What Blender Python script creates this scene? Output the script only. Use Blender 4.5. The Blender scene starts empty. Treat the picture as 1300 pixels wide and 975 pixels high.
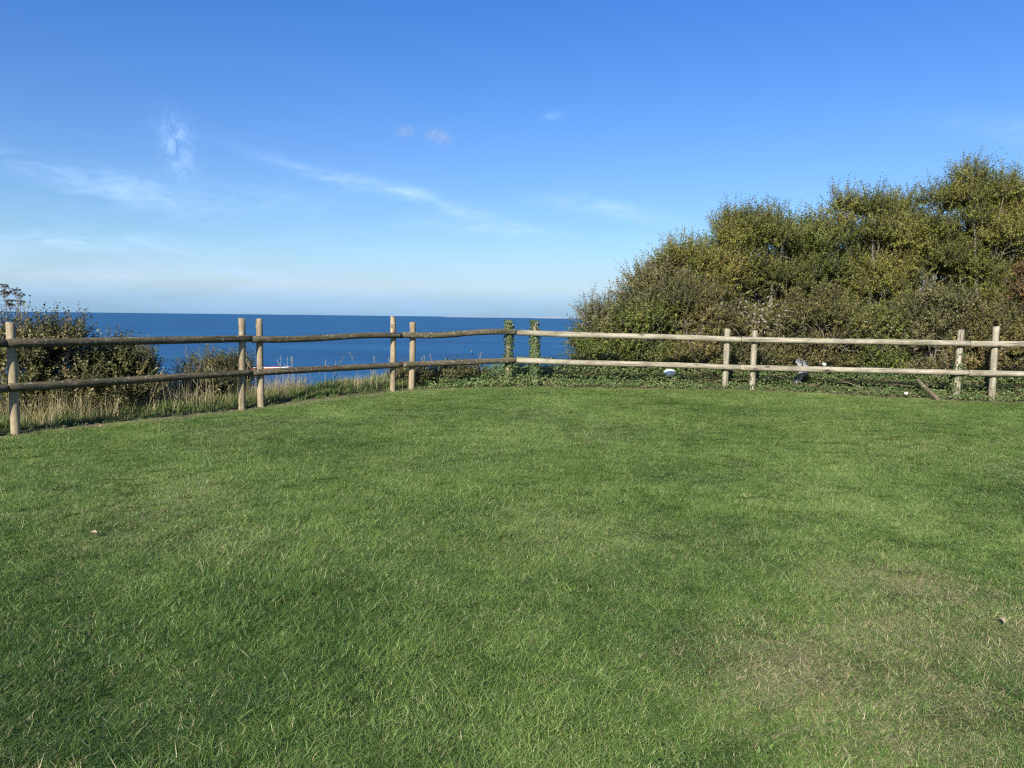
import bpy, math
import numpy as np
from mathutils import Matrix, Vector
rng = np.random.default_rng(7)
scene = bpy.context.scene
COL = scene.collection

# ------------------------------------------------------------------ camera
EYE = 1.6
pitch, roll = math.atan(86/1000.0), 0.0119
F = Vector((0, math.cos(pitch), -math.sin(pitch))); R0 = Vector((1, 0, 0)); U0 = R0.cross(F)
RR = R0*math.cos(roll) + U0*math.sin(roll); UU = -R0*math.sin(roll) + U0*math.cos(roll)
cam_data = bpy.data.cameras.new('camera'); cam = bpy.data.objects.new('camera', cam_data); COL.objects.link(cam)
m = Matrix.Identity(4)
for i in range(3):
    m[i][0] = RR[i]; m[i][1] = UU[i]; m[i][2] = -F[i]
m[2][3] = EYE
cam.matrix_world = m
cam_data.sensor_width = 36; cam_data.lens = 36*1000/1300.0
cam_data.clip_start = 0.05; cam_data.clip_end = 200000
scene.camera = cam

# ------------------------------------------------------------------ world, sun, exposure
SUN_AZ = math.radians(204)      # clockwise from +Y (view direction); behind and to the left
SUN_EL = math.radians(29)
world = bpy.data.worlds.new('World'); scene.world = world; world.use_nodes = True
wt = world.node_tree; wt.nodes.clear()

class NT:
    """tiny helper to write node trees"""
    def __init__(self, tree): self.t = tree
    def n(self, typ, inp=None, **kw):
        nd = self.t.nodes.new(typ)
        for k, v in kw.items(): setattr(nd, k, v)
        for k, v in (inp or {}).items():
            s = nd.inputs[k]
            if hasattr(v, 'is_output'): self.t.links.new(v, s)
            else: s.default_value = v
        return nd
    def math(self, op, a, b=0.0, c=0.0, clamp=False):
        nd = self.n('ShaderNodeMath', {0: a, 1: b, 2: c}, operation=op); nd.use_clamp = clamp
        return nd.outputs[0]
    def mix(self, fac, a, b, blend='MIX'):
        nd = self.n('ShaderNodeMixRGB', {0: fac, 1: a, 2: b}, blend_type=blend)
        return nd.outputs[0]
    def noise(self, vec, scale, detail=4, rough=0.55, dist=0.0):
        d = {'Scale': scale, 'Detail': detail, 'Roughness': rough, 'Distortion': dist}
        if vec is not None: d['Vector'] = vec
        return self.n('ShaderNodeTexNoise', d).outputs[0]
    def ramp(self, fac, stops, interp='LINEAR'):
        nd = self.n('ShaderNodeValToRGB', {0: fac}); r = nd.color_ramp; r.interpolation = interp
        while len(r.elements) < len(stops): r.elements.new(0.5)
        for e, (p, c) in zip(r.elements, stops):
            e.position = p; e.color = (c[0], c[1], c[2], 1) if len(c) == 3 else c
        return nd.outputs[0]
    def rng(self, v, a, b, c=0.0, d=1.0, smooth=False):
        nd = self.n('ShaderNodeMapRange', {0: v, 1: a, 2: b, 3: c, 4: d})
        nd.interpolation_type = 'SMOOTHSTEP' if smooth else 'LINEAR'
        return nd.outputs[0]
    def link(self, a, b): self.t.links.new(a, b)

W = NT(wt)
sky = W.n('ShaderNodeTexSky', sky_type='NISHITA', sun_disc=False, sun_elevation=SUN_EL, sun_rotation=SUN_AZ,
          altitude=80, air_density=1.0, dust_density=0.6, ozone_density=2.2)
tc = W.n('ShaderNodeTexCoord').outputs['Generated']
sx = W.n('ShaderNodeSeparateXYZ', {0: tc})
X, Y, Z = sx.outputs
AZ = W.math('ARCTAN2', X, Y); EL = W.math('ARCSINE', Z)
# thin cirrus: real streaks of ice cloud, each (azimuth, elevation, half length, half width, slope, strength)
STREAKS = [(-0.134, 0.146, 0.150, 0.0080, -0.236, 0.36), (0.114, 0.133, 0.080, 0.0100, -0.183, 0.30), (-0.495, 0.144, 0.103, 0.0130, -0.220, 0.26),
           (-0.504, 0.079, 0.130, 0.0090, -0.020, 0.30), (-0.397, 0.186, 0.030, 0.0160, -1.30, 0.34), (-0.022, 0.106, 0.108, 0.0070, -0.052, 0.20),
           (-0.362, 0.132, 0.150, 0.0220, 0.032, 0.14), (0.046, 0.242, 0.011, 0.0040, 0.167, 0.14), (0.75, 0.16, 0.2, 0.014, -0.2, 0.3), (-1.1, 0.15, 0.2, 0.014, -0.15, 0.3)]
vec = W.n('ShaderNodeCombineXYZ', {0: AZ, 1: EL, 2: 0.0}).outputs[0]
stretch = W.n('ShaderNodeVectorMath', {0: vec, 1: (7.0, 34.0, 1.0)}, operation='MULTIPLY').outputs[0]
fbm = W.noise(stretch, 1.0, 7, 0.62, 0.5)
fib = W.n('ShaderNodeVectorMath', {0: vec, 1: (26.0, 90.0, 1.0)}, operation='MULTIPLY').outputs[0]
fbm2 = W.noise(fib, 1.0, 5, 0.6, 0.8)
tex = W.rng(W.math('ADD', W.math('MULTIPLY', fbm, 0.5), W.math('MULTIPLY', fbm2, 0.5)), 0.36, 0.64)
wob = W.math('MULTIPLY', W.math('SUBTRACT', W.noise(vec, 9.0, 3), 0.5), 0.035)
cl = None
fluff = W.rng(W.noise(W.n('ShaderNodeVectorMath', {0: vec, 1: (70.0, 38.0, 1.0)}, operation='MULTIPLY').outputs[0], 1.0, 7, 0.6, 1.2), 0.36, 0.66)
def blob(a, e, L, w, th, k, textured=True):
    da = W.math('SUBTRACT', AZ, a); de = W.math('ADD', W.math('SUBTRACT', EL, e), wob if textured else 0.0)
    u = W.math('ADD', W.math('MULTIPLY', da, math.cos(th)/L), W.math('MULTIPLY', de, math.sin(th)/L))
    v = W.math('ADD', W.math('MULTIPLY', da, -math.sin(th)/w), W.math('MULTIPLY', de, math.cos(th)/w))
    r = W.math('ADD', W.math('POWER', W.math('ABSOLUTE', u), 2.4), W.math('MULTIPLY', v, v))
    g = W.math('EXPONENT', W.math('MULTIPLY', r, -1.0))
    g = W.math('MULTIPLY', g, k*2.1 if textured else k)
    return W.math('MULTIPLY', g, fluff if abs(th) > 0.8 else tex) if textured else g
for s in STREAKS:
    b = blob(*s); cl = b if cl is None else W.math('ADD', cl, b)
# pale haze veil low over the horizon, and thin veil texture higher up
veil = W.math('EXPONENT', W.math('MULTIPLY', W.math('POWER', W.math('ABSOLUTE', W.math('DIVIDE', W.math('SUBTRACT', EL, 0.036), 0.040)), 2.0), -1.0))
veil = W.math('MULTIPLY', veil, W.rng(fbm, 0.25, 0.75, 0.22, 0.58))
veil2 = W.math('MULTIPLY', W.rng(EL, 0.20, 0.03, 0.0, 1.0, True), W.rng(fbm, 0.42, 0.75, 0.0, 0.22))
cl = W.math('ADD', W.math('ADD', cl, veil), veil2, clamp=True)
hsv = W.n('ShaderNodeHueSaturation', {'Hue': 0.502, 'Saturation': 1.12, 'Value': 1.0, 'Color': sky.outputs[0]}).outputs[0]
gam = W.mix(W.math('EXPONENT', W.math('MULTIPLY', W.math('ABSOLUTE', EL), -9.0)), hsv, (4.6, 6.9, 8.8, 1))
base_sky = W.mix(0.35, hsv, gam)
col = W.mix(cl, base_sky, (7.2, 8.1, 9.0, 1))
puff = W.math('ADD', blob(-0.135, 0.221, 0.010, 0.0060, 0.1, 0.75, False), blob(-0.095, 0.217, 0.015, 0.0075, -0.25, 0.9, False))
puff = W.math('MULTIPLY', puff, W.rng(W.noise(vec, 160, 4), 0.25, 0.65))
col = W.mix(puff, col, (5.0, 5.0, 5.6, 1))
# colour response: deeper blue upwards, as the clear air of the photograph
grade = W.ramp(W.rng(EL, 0.0, 0.8), [(0.0, (.34, .48, .68)), (0.02, (.36, .49, .67)), (0.045, (.49, .555, .65)), (0.1, (.46, .59, .73)), (0.24, (.43, .58, .825)), (0.46, (.31, .57, .925)), (1.0, (.30, .54, .95))])
col = W.mix(1.0, col, grade, 'MULTIPLY')
bg = W.n('ShaderNodeBackground', {0: col, 1: 0.094})
wo = W.n('ShaderNodeOutputWorld', {0: bg.outputs[0]})

sun_data = bpy.data.lights.new('sun', 'SUN'); sun_data.energy = 5.0; sun_data.angle = math.radians(0.53); sun_data.color = (1.0, 0.93, 0.82)
sun = bpy.data.objects.new('sun', sun_data); COL.objects.link(sun)
to_sun = Vector((math.sin(SUN_AZ)*math.cos(SUN_EL), math.cos(SUN_AZ)*math.cos(SUN_EL), math.sin(SUN_EL)))
sun.rotation_euler = to_sun.to_track_quat('Z', 'Y').to_euler(); sun.location = to_sun*50
vs = scene.view_settings; vs.view_transform = 'Standard'; vs.look = 'None'; vs.exposure = 0.93; vs.gamma = 1.0; vs.use_curve_mapping = False
scene.cycles.use_denoising = False          # fine foliage keeps its crispness
scene.cycles.max_bounces = 6; scene.cycles.diffuse_bounces = 3; scene.cycles.glossy_bounces = 2; scene.cycles.transmission_bounces = 4
scene.cycles.sample_clamp_indirect = 4.0; scene.cycles.filter_width = 1.25

# ------------------------------------------------------------------ helpers
def mesh_np(name, verts, faces, attrs=None, smooth=False):
    """verts (n,3); faces: list of int arrays (k,3) / (k,4) / (k,6)"""
    me = bpy.data.meshes.new(name)
    verts = np.asarray(verts, np.float32)
    fl = [np.asarray(f, np.int32) for f in (faces if isinstance(faces, list) else [faces]) if len(f)]
    loops = np.concatenate([f.ravel() for f in fl]) if fl else np.zeros(0, np.int32)
    sizes = np.concatenate([np.full(len(f), f.shape[1], np.int32) for f in fl]) if fl else np.zeros(0, np.int32)
    starts = np.concatenate([[0], np.cumsum(sizes)[:-1]]).astype(np.int32) if len(sizes) else sizes
    me.vertices.add(len(verts)); me.vertices.foreach_set('co', verts.ravel())
    if len(sizes):
        me.loops.add(len(loops)); me.loops.foreach_set('vertex_index', loops)
        me.polygons.add(len(sizes)); me.polygons.foreach_set('loop_start', starts)
        if smooth: me.polygons.foreach_set('use_smooth', np.ones(len(sizes), bool))
    for k, v in (attrs or {}).items():
        v = np.asarray(v, np.float32)
        if v.ndim == 1:
            me.attributes.new(k, 'FLOAT', 'POINT').data.foreach_set('value', v)
        else:
            me.attributes.new(k, 'FLOAT_VECTOR', 'POINT').data.foreach_set('vector', v.ravel())
    me.update(calc_edges=True)
    return me

def obj(name, me, mat=None, parent=None, loc=None):
    o = bpy.data.objects.new(name, me); COL.objects.link(o)
    if mat is not None: me.materials.append(mat)
    if parent is not None: o.parent = parent
    if loc is not None: o.location = loc
    return o
def empty(name, loc):
    o = bpy.data.objects.new(name, None); COL.objects.link(o); o.location = loc; o.empty_display_size = 0.2
    return o
def tag(o, label=None, cat=None, group=None, kind=None):
    if label: o['label'] = label
    if cat: o['category'] = cat
    if group: o['group'] = group
    if kind: o['kind'] = kind
    return o

class MB:
    """collects numpy geometry"""
    def __init__(self): self.v = []; self.f = {3: [], 4: [], 6: []}; self.n = 0; self.a = []
    def add(self, v, faces, tint=0.5):
        v = np.asarray(v, float).reshape(-1, 3)
        for f in (faces if isinstance(faces, list) else [faces]):
            f = np.asarray(f, int)
            if len(f): self.f[f.shape[1]].append(f + self.n)
        self.v.append(v); self.n += len(v)
        self.a.append(np.full(len(v), tint) if np.isscalar(tint) else np.asarray(tint, float))
    def mesh(self, name, smooth=False):
        fs = [np.concatenate(self.f[k]) for k in (3, 4, 6) if self.f[k]]
        return mesh_np(name, np.concatenate(self.v), fs, {'tint': np.concatenate(self.a)}, smooth)
    def tube(self, pts, rad, sides=6, tint=0.5, cap=True):
        pts = np.asarray(pts, float); n = len(pts); rad = np.broadcast_to(rad, (n,))
        t = np.gradient(pts, axis=0); t /= np.linalg.norm(t, axis=1, keepdims=True) + 1e-9
        ref = np.where(np.abs(t[:, 2:3]) > 0.9, [[1, 0, 0]], [[0, 0, 1]])
        a = np.cross(t, ref); a /= np.linalg.norm(a, axis=1, keepdims=True) + 1e-9
        b = np.cross(t, a)
        ang = np.arange(sides)*2*math.pi/sides
        v = pts[:, None] + rad[:, None, None]*(a[:, None]*np.cos(ang)[None, :, None] + b[:, None]*np.sin(ang)[None, :, None])
        i = np.arange(n-1)[:, None]*sides; j = np.arange(sides)[None]; k = (j+1) % sides
        q = np.stack([i+j, i+k, i+sides+k, i+sides+j], -1).reshape(-1, 4)
        vv = v.reshape(-1, 3)
        fl = [q]
        if cap:
            vv = np.vstack([vv, pts[-1]]); c = n*sides
            jj = np.arange(sides); fl.append(np.stack([(n-1)*sides+jj, (n-1)*sides+(jj+1) % sides, np.full(sides, c)], -1))
        self.add(vv, fl, tint)

def unit(v): return v/(np.linalg.norm(v, axis=-1, keepdims=True) + 1e-9)
def rand_dirs(n, r=rng): return unit(r.normal(size=(n, 3)))
_perm = np.random.default_rng(99).random((64, 64))
def vnoise(x, y, s=0):
    x = np.asarray(x, float) + 17.3*s; y = np.asarray(y, float) + 9.1*s
    xi = np.floor(x).astype(int); yi = np.floor(y).astype(int); fx = x-xi; fy = y-yi
    fx = fx*fx*(3-2*fx); fy = fy*fy*(3-2*fy)
    g = lambda a, b: _perm[a % 64, b % 64]
    return (g(xi, yi)*(1-fx)+g(xi+1, yi)*fx)*(1-fy) + (g(xi, yi+1)*(1-fx)+g(xi+1, yi+1)*fx)*fy
def fbmn(x, y, s=0): return 0.5*vnoise(x, y, s)+0.3*vnoise(x*2.1, y*2.1, s+1)+0.2*vnoise(x*4.3, y*4.3, s+2)
def sstep(a, b, x):
    t = np.clip((np.asarray(x, float)-a)/(b-a), 0, 1); return t*t*(3-2*t)

# ------------------------------------------------------------------ plan of the place
# rail joints of the fence (x, y, height of the top rail)
J = np.array([(-9.4, 2.7, 1.235), (-7.35, 5.68, 1.24), (-5.44, 8.46, 1.245), (-3.66, 11.05, 1.243), (-1.79, 12.80, 1.275), (0.07, 13.55, 1.330),
              (3.89, 13.42, 1.255), (7.53, 12.98, 1.240), (11.2, 12.45, 1.24), (14.8, 11.9, 1.24)])
FX = J[:, :2].copy(); FX[0] = FX[1] + (FX[0]-FX[1])*8; FX[-1] = FX[-2] + (FX[-1]-FX[-2])*8
def fence_d(x, y):
    """signed distance to the fence line: positive behind it (seaward)"""
    x = np.asarray(x, float); y = np.asarray(y, float)
    best = np.full(x.shape, 1e9); sg = np.ones(x.shape)
    for a, b in zip(FX[:-1], FX[1:]):
        e = b-a; L2 = e@e
        t = np.clip(((x-a[0])*e[0]+(y-a[1])*e[1])/L2, 0, 1)
        dx = x-(a[0]+e[0]*t); dy = y-(a[1]+e[1]*t); d = np.hypot(dx, dy)
        s = np.sign(-e[1]*(x-a[0]) + e[0]*(y-a[1]))
        up = d < best - 1e-9
        best = np.where(up, d, best); sg = np.where(up, s, sg)
    return best*sg
SEA_Z = -80.0
def ground_z(x, y):
    x = np.asarray(x, float); y = np.asarray(y, float)
    z = 0.029*y - 0.06*np.exp(-((x+3.7)**2+(y-11)**2)/3.0) - 0.075*sstep(4.2, 7.5, x)*sstep(8, 13, y)
    z = np.where(y < 0, 0.029*y, z)
    z = z + 0.03*(fbmn(x*0.35, y*0.35, 3)-0.5)*sstep(1.0, 4.0, np.hypot(x, y))
    d = fence_d(x, y)
    right = sstep(-0.9, 0.5, x)
    z = z + right*(0.20*sstep(0.05, 0.8, d)+0.10*sstep(0.8, 3.0, d))
    edge = 1.25 + 0.3*(vnoise(x*0.9, y*0.9, 5)-0.5) + 0.3*sstep(-1, 0.5, x) + 7.5*sstep(0.8, 4.5, x)
    over = np.maximum(d-edge, 0)
    z = z - 0.55*np.minimum(over, 3.5) - 2.6*np.maximum(over-3.5, 0)
    return np.maximum(z, SEA_Z-3)

# ------------------------------------------------------------------ materials
def new_mat(name):
    mt = bpy.data.materials.new(name); mt.use_nodes = True; mt.node_tree.nodes.clear()
    return mt, NT(mt.node_tree)
def attr(N, name, typ='GEOMETRY'): return N.n('ShaderNodeAttribute', attribute_name=name, attribute_type=typ).outputs['Fac']

def leaf_mat(name, stops, trans=0.35, rough=0.5, patch=0.35, pscale=1.2, spec=0.35):
    mt, N = new_mat(name)
    t = attr(N, 'tint')
    pos = N.n('ShaderNodeNewGeometry').outputs['Position']
    big = N.rng(N.noise(pos, pscale, 3), 0.3, 0.7, -patch/2, patch/2)
    c = N.ramp(N.math('ADD', t, big, clamp=True), stops)
    p = N.n('ShaderNodeBsdfPrincipled', {'Base Color': c, 'Roughness': rough, 'Specular IOR Level': spec})
    tcol = N.mix(1.0, c, (1.25, 1.2, 0.55, 1), 'MULTIPLY')
    tr = N.n('ShaderNodeBsdfTranslucent', {0: tcol})
    mx = N.n('ShaderNodeMixShader', {0: trans, 1: p.outputs[0], 2: tr.outputs[0]})
    N.n('ShaderNodeOutputMaterial', {0: mx.outputs[0]})
    return mt

def wood_mat(name, dark, mid, pale, green, gfac=0.3, soil=True):
    mt, N = new_mat(name)
    co = N.n('ShaderNodeTexCoord').outputs['Object']
    rnd = N.n('ShaderNodeObjectInfo').outputs['Random']
    off = N.n('ShaderNodeCombineXYZ', {0: N.math('MULTIPLY', rnd, 31.0), 1: N.math('MULTIPLY', rnd, 17.0), 2: N.math('MULTIPLY', rnd, 53.0)}).outputs[0]
    cc = N.n('ShaderNodeVectorMath', {0: co, 1: off}, operation='ADD').outputs[0]
    st = N.n('ShaderNodeVectorMath', {0: cc, 1: (34, 34, 1.6)}, operation='MULTIPLY').outputs[0]
    grain = N.noise(st, 1.0, 6, 0.65, 0.3)
    crk = N.n('ShaderNodeVectorMath', {0: cc, 1: (34, 34, 0.9)}, operation='MULTIPLY').outputs[0]
    crack = N.rng(N.noise(crk, 1.0, 3, 0.5), 0.60, 0.68)
    blot = N.noise(N.n('ShaderNodeVectorMath', {0: cc, 1: (9, 9, 3.0)}, operation='MULTIPLY').outputs[0], 1.0, 6, 0.65)
    c = N.ramp(grain, [(0.25, dark), (0.5, mid), (0.75, pale)])
    c = N.mix(N.rng(blot, 0.42, 0.68, 0.0, 0.9), c, dark + (1,))
    gn = N.rng(N.noise(cc, 8.0, 6, 0.7), 0.45, 0.62, 0.0, gfac)
    c = N.mix(gn, c, green + (1,))
    # knots and lichen
    vor = N.n('ShaderNodeTexVoronoi', {'Vector': N.n('ShaderNodeVectorMath', {0: cc, 1: (7, 7, 3.2)}, operation='MULTIPLY').outputs[0], 'Scale': 1.0}).outputs['Distance']
    c = N.mix(N.rng(vor, 0.20, 0.08, 0.0, 0.85), c, (0.035, 0.025, 0.016, 1))
    lich = N.rng(N.noise(cc, 26.0, 4, 0.6), 0.58, 0.66, 0.0, 0.55)
    c = N.mix(lich, c, (0.34, 0.35, 0.27, 1))
    c = N.mix(N.math('MULTIPLY', crack, 0.75), c, (0.02, 0.016, 0.012, 1))
    h = N.math('SUBTRACT', N.math('ADD', N.math('MULTIPLY', grain, 0.5), N.math('MULTIPLY', blot, 0.3)), N.math('MULTIPLY', crack, 0.9))
    bp = N.n('ShaderNodeBump', {'Strength': 0.6, 'Distance': 0.006, 'Height': h})
    p = N.n('ShaderNodeBsdfPrincipled', {'Base Color': c, 'Roughness': 0.85, 'Specular IOR Level': 0.2, 'Normal': bp.outputs[0]})
    N.n('ShaderNodeOutputMaterial', {0: p.outputs[0]})
    return mt

def plain_mat(name, c0, c1, scale=20.0, rough=0.6, bump=0.0, trans=0.0):
    mt, N = new_mat(name)
    co = N.n('ShaderNodeTexCoord').outputs['Object']
    nz = N.noise(co, scale, 5, 0.6)
    c = N.mix(nz, c0 + (1,), c1 + (1,))
    d = {'Base Color': c, 'Roughness': rough, 'Specular IOR Level': 0.3}
    if bump: d['Normal'] = N.n('ShaderNodeBump', {'Strength': 0.5, 'Distance': bump, 'Height': nz}).outputs[0]
    p = N.n('ShaderNodeBsdfPrincipled', d)
    sh = p.outputs[0]
    if trans:
        sh = N.n('ShaderNodeMixShader', {0: trans, 1: sh, 2: N.n('ShaderNodeBsdfTranslucent', {0: c}).outputs[0]}).outputs[0]
    N.n('ShaderNodeOutputMaterial', {0: sh})
    return mt

M_WOOD_OLD = wood_mat('weathered_wood', (0.040, 0.032, 0.021), (0.105, 0.084, 0.054), (0.19, 0.155, 0.10), (0.065, 0.072, 0.032), 0.6)
M_WOOD_POST = wood_mat('post_wood', (0.15, 0.115, 0.072), (0.31, 0.245, 0.155), (0.44, 0.36, 0.24), (0.16, 0.165, 0.085), 0.30)
M_WOOD_PALE = wood_mat('pale_wood', (0.12, 0.10, 0.075), (0.31, 0.275, 0.20), (0.47, 0.43, 0.34), (0.17, 0.175, 0.095), 0.45)
M_BARK = plain_mat('bark', (0.07, 0.055, 0.04), (0.19, 0.165, 0.13), 30, 0.9, 0.004)

# ground: soil and thatch below the grass
mt, N = new_mat('turf_soil'); M_GROUND = mt
pos = N.n('ShaderNodeNewGeometry').outputs['Position']
n1 = N.noise(pos, 0.9, 5); n2 = N.noise(pos, 14, 5, 0.7); n3 = N.noise(pos, 90, 3)
turf = N.ramp(N.math('ADD', N.math('MULTIPLY', n1, 0.5), N.math('MULTIPLY', n2, 0.5)), [(0.3, (0.022, 0.036, 0.010)), (0.5, (0.046, 0.064, 0.018)), (0.7, (0.095, 0.095, 0.038))])
soil = N.ramp(n2, [(0.3, (0.10, 0.074, 0.046)), (0.5, (0.21, 0.16, 0.10)), (0.7, (0.34, 0.27, 0.18))])
scrub = N.ramp(n2, [(0.3, (0.03, 0.032, 0.014)), (0.6, (0.085, 0.075, 0.035)), (0.8, (0.13, 0.11, 0.06))])
dm = N.math('MULTIPLY', attr(N, 'dirt'), N.rng(N.noise(pos, 5.0, 5, 0.7), 0.36, 0.58))
c = N.mix(attr(N, 'behind'), turf, scrub); c = N.mix(dm, c, soil)
bp = N.n('ShaderNodeBump', {'Strength': 0.8, 'Distance': 0.02, 'Height': N.math('ADD', n2, N.math('MULTIPLY', n3, 0.4))})
p = N.n('ShaderNodeBsdfPrincipled', {'Base Color': c, 'Roughness': 0.95, 'Specular IOR Level': 0.1, 'Normal': bp.outputs[0]})
N.n('ShaderNodeOutputMaterial', {0: p.outputs[0]})

# sea
mt, N = new_mat('sea_water'); M_SEA = mt
pos = N.n('ShaderNodeNewGeometry').outputs['Position']
st = N.n('ShaderNodeVectorMath', {0: pos, 1: (0.0012, 0.0035, 0.001)}, operation='MULTIPLY').outputs[0]
patch = N.noise(st, 1.0, 5, 0.55)
chop = N.noise(pos, 0.18, 4, 0.6); rip = N.noise(pos, 0.9, 3, 0.6)
c = N.ramp(patch, [(0.35, (0.004, 0.050, 0.126)), (0.5, (0.005, 0.063, 0.152)), (0.68, (0.009, 0.088, 0.195))])
bp = N.n('ShaderNodeBump', {'Strength': 0.5, 'Distance': 1.2, 'Height': N.math('ADD', chop, N.math('MULTIPLY', rip, 0.25))})
p = N.n('ShaderNodeBsdfPrincipled', {'Base Color': c, 'Roughness': 0.42, 'IOR': 1.33, 'Specular IOR Level': 0.26, 'Normal': bp.outputs[0]})
N.n('ShaderNodeOutputMaterial', {0: p.outputs[0]})

# grass blade
def grass_mat(name, stops, straw, big=0.40, worn=True, trans=0.2):
    mt, N = new_mat(name)
    t = attr(N, 'tint'); dry = attr(N, 'dry')
    pos = N.n('ShaderNodeNewGeometry').outputs['Position']
    b1 = N.rng(N.noise(pos, 0.55, 4, 0.6), 0.3, 0.7, -big/2, big/2)
    b2 = N.rng(N.noise(pos, 4.5, 5, 0.65), 0.3, 0.7, -0.17, 0.17)
    f = N.math('ADD', N.math('ADD', t, b1), b2)
    if worn: f = N.math('SUBTRACT', f, N.math('MULTIPLY', attr(N, 'lush_shade', 'INSTANCER'), 0.36), clamp=True)  # darkens blade colour: self-shade of longer grass put into the tint
    c = N.ramp(f, stops)
    dn = N.rng(N.noise(pos, 1.3, 4, 0.6), 0.35, 0.75, 0.0, 0.11)
    thr = N.math('ADD', dn, 0.015)
    if worn: thr = N.math('ADD', thr, N.math('MULTIPLY', attr(N, 'worn', 'INSTANCER'), 0.62))
    isdry = N.math('LESS_THAN', dry, thr)
    sc = N.ramp(t, straw)
    c = N.mix(N.math('MULTIPLY', isdry, 0.9), c, sc)
    p = N.n('ShaderNodeBsdfPrincipled', {'Base Color': c, 'Roughness': 0.45, 'Specular IOR Level': 0.36})
    tr = N.n('ShaderNodeBsdfTranslucent', {0: N.mix(1.0, c, (1.15, 1.2, 0.5, 1), 'MULTIPLY')})
    mx = N.n('ShaderNodeMixShader', {0: trans, 1: p.outputs[0], 2: tr.outputs[0]})
    N.n('ShaderNodeOutputMaterial', {0: mx.outputs[0]})
    return mt
STRAW = [(0.0, (0.20, 0.165, 0.08)), (0.6, (0.36, 0.31, 0.17)), (1.0, (0.50, 0.45, 0.28))]
M_LAWN = grass_mat('lawn_blades', [(0.0, (0.037, 0.081, 0.014)), (0.3, (0.086, 0.153, 0.030)), (0.6, (0.159, 0.249, 0.053)), (0.85, (0.246, 0.326, 0.099)), (1.0, (0.339, 0.383, 0.148))], STRAW)
M_VERGE = grass_mat('verge_blades', [(0.0, (0.040, 0.082, 0.016)), (0.5, (0.085, 0.140, 0.030)), (1.0, (0.20, 0.22, 0.075))], STRAW)

# ------------------------------------------------------------------ ground sheet, sea, far coast
gx = np.concatenate([-np.geomspace(120, 12.3, 26), np.arange(-12, 12.01, 0.2), np.geomspace(12.3, 120, 26)])
gy = np.concatenate([-np.geomspace(60, 1.2, 14), np.arange(-1, 24.01, 0.2), np.geomspace(24.5, 190, 40)])
GX, GY = np.meshgrid(gx, gy); fd = fence_d(GX, GY); gz = ground_z(GX, GY)
nx = len(gx); ii = (np.arange(len(gy)-1)[:, None]*nx + np.arange(nx-1)[None]).ravel()
dirt = np.exp(-((fd-0.02)/0.24)**2)*(1.0 - 0.25*sstep(0.5, 2, GX)) + 0.8*np.exp(-((GX-0.45)**2/0.25+(fd+0.22)**2/0.015))
for wx, wy, wr in [(1.2, 3.3, 0.35), (1.95, 3.7, 0.32), (1.75, 3.05, 0.22), (2.6, 3.5, 0.35), (1.5, 2.75, 0.2), (-4.6, 9.3, 0.25), (-3.5, 10.9, 0.35), (-2.7, 11.7, 0.3)]:
    dirt = np.maximum(dirt, 0.55*np.exp(-((GX-wx)**2+(GY-wy)**2)/wr**2))
g = obj('ground', mesh_np('ground', np.stack([GX, GY, gz], -1).reshape(-1, 3), np.stack([ii, ii+1, ii+nx+1, ii+nx], -1),
        {'dirt': np.clip(dirt, 0, 1).ravel(), 'behind': sstep(0.2, 1.0, fd).ravel()}, True), M_GROUND)
tag(g, kind='structure')

a = np.linspace(0, 2*math.pi, 129)[:-1]; rad = np.concatenate([[60], np.geomspace(200, 60000, 40)])
sv = [(0, 0, SEA_Z)]; sv = np.vstack([sv, np.stack([rad[:, None]*np.cos(a), rad[:, None]*np.sin(a), np.full((len(rad), 128), SEA_Z)], -1).reshape(-1, 3)])
jj = np.arange(128); f3 = np.stack([np.zeros(128, int), 1+jj, 1+(jj+1) % 128], -1)
i0 = (1+np.arange(len(rad)-1)*128)[:, None]; f4 = np.stack([i0+jj, i0+128+jj, i0+128+(jj+1) % 128, i0+(jj+1) % 128], -1).reshape(-1, 4)
tag(obj('sea', mesh_np('sea', sv, [f3, f4]), M_SEA), kind='structure')

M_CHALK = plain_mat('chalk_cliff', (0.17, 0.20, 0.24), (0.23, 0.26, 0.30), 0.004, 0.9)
t = np.linspace(0, 1, 120); cxs = -3600 + t*9200; cys = 40000 + 600*np.sin(t*5)
hh = (4+45*vnoise(t*9, t*0, 21)+25*vnoise(t*30, t*0, 22))*sstep(0, 0.05, t)*sstep(1.0, 0.8, t)+6
bot = np.stack([cxs, cys, np.full(120, SEA_Z-5)], -1); top = np.stack([cxs, cys+90, SEA_Z+hh], -1); back = np.stack([cxs, cys+3000, SEA_Z+hh*0.9], -1)
k = np.arange(119)
tag(obj('coast', mesh_np('coast', np.vstack([bot, top, back]), np.vstack([np.stack([k, k+1, k+121, k+120], -1), np.stack([k+120, k+121, k+241, k+240], -1)])), M_CHALK), kind='structure')

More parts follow.
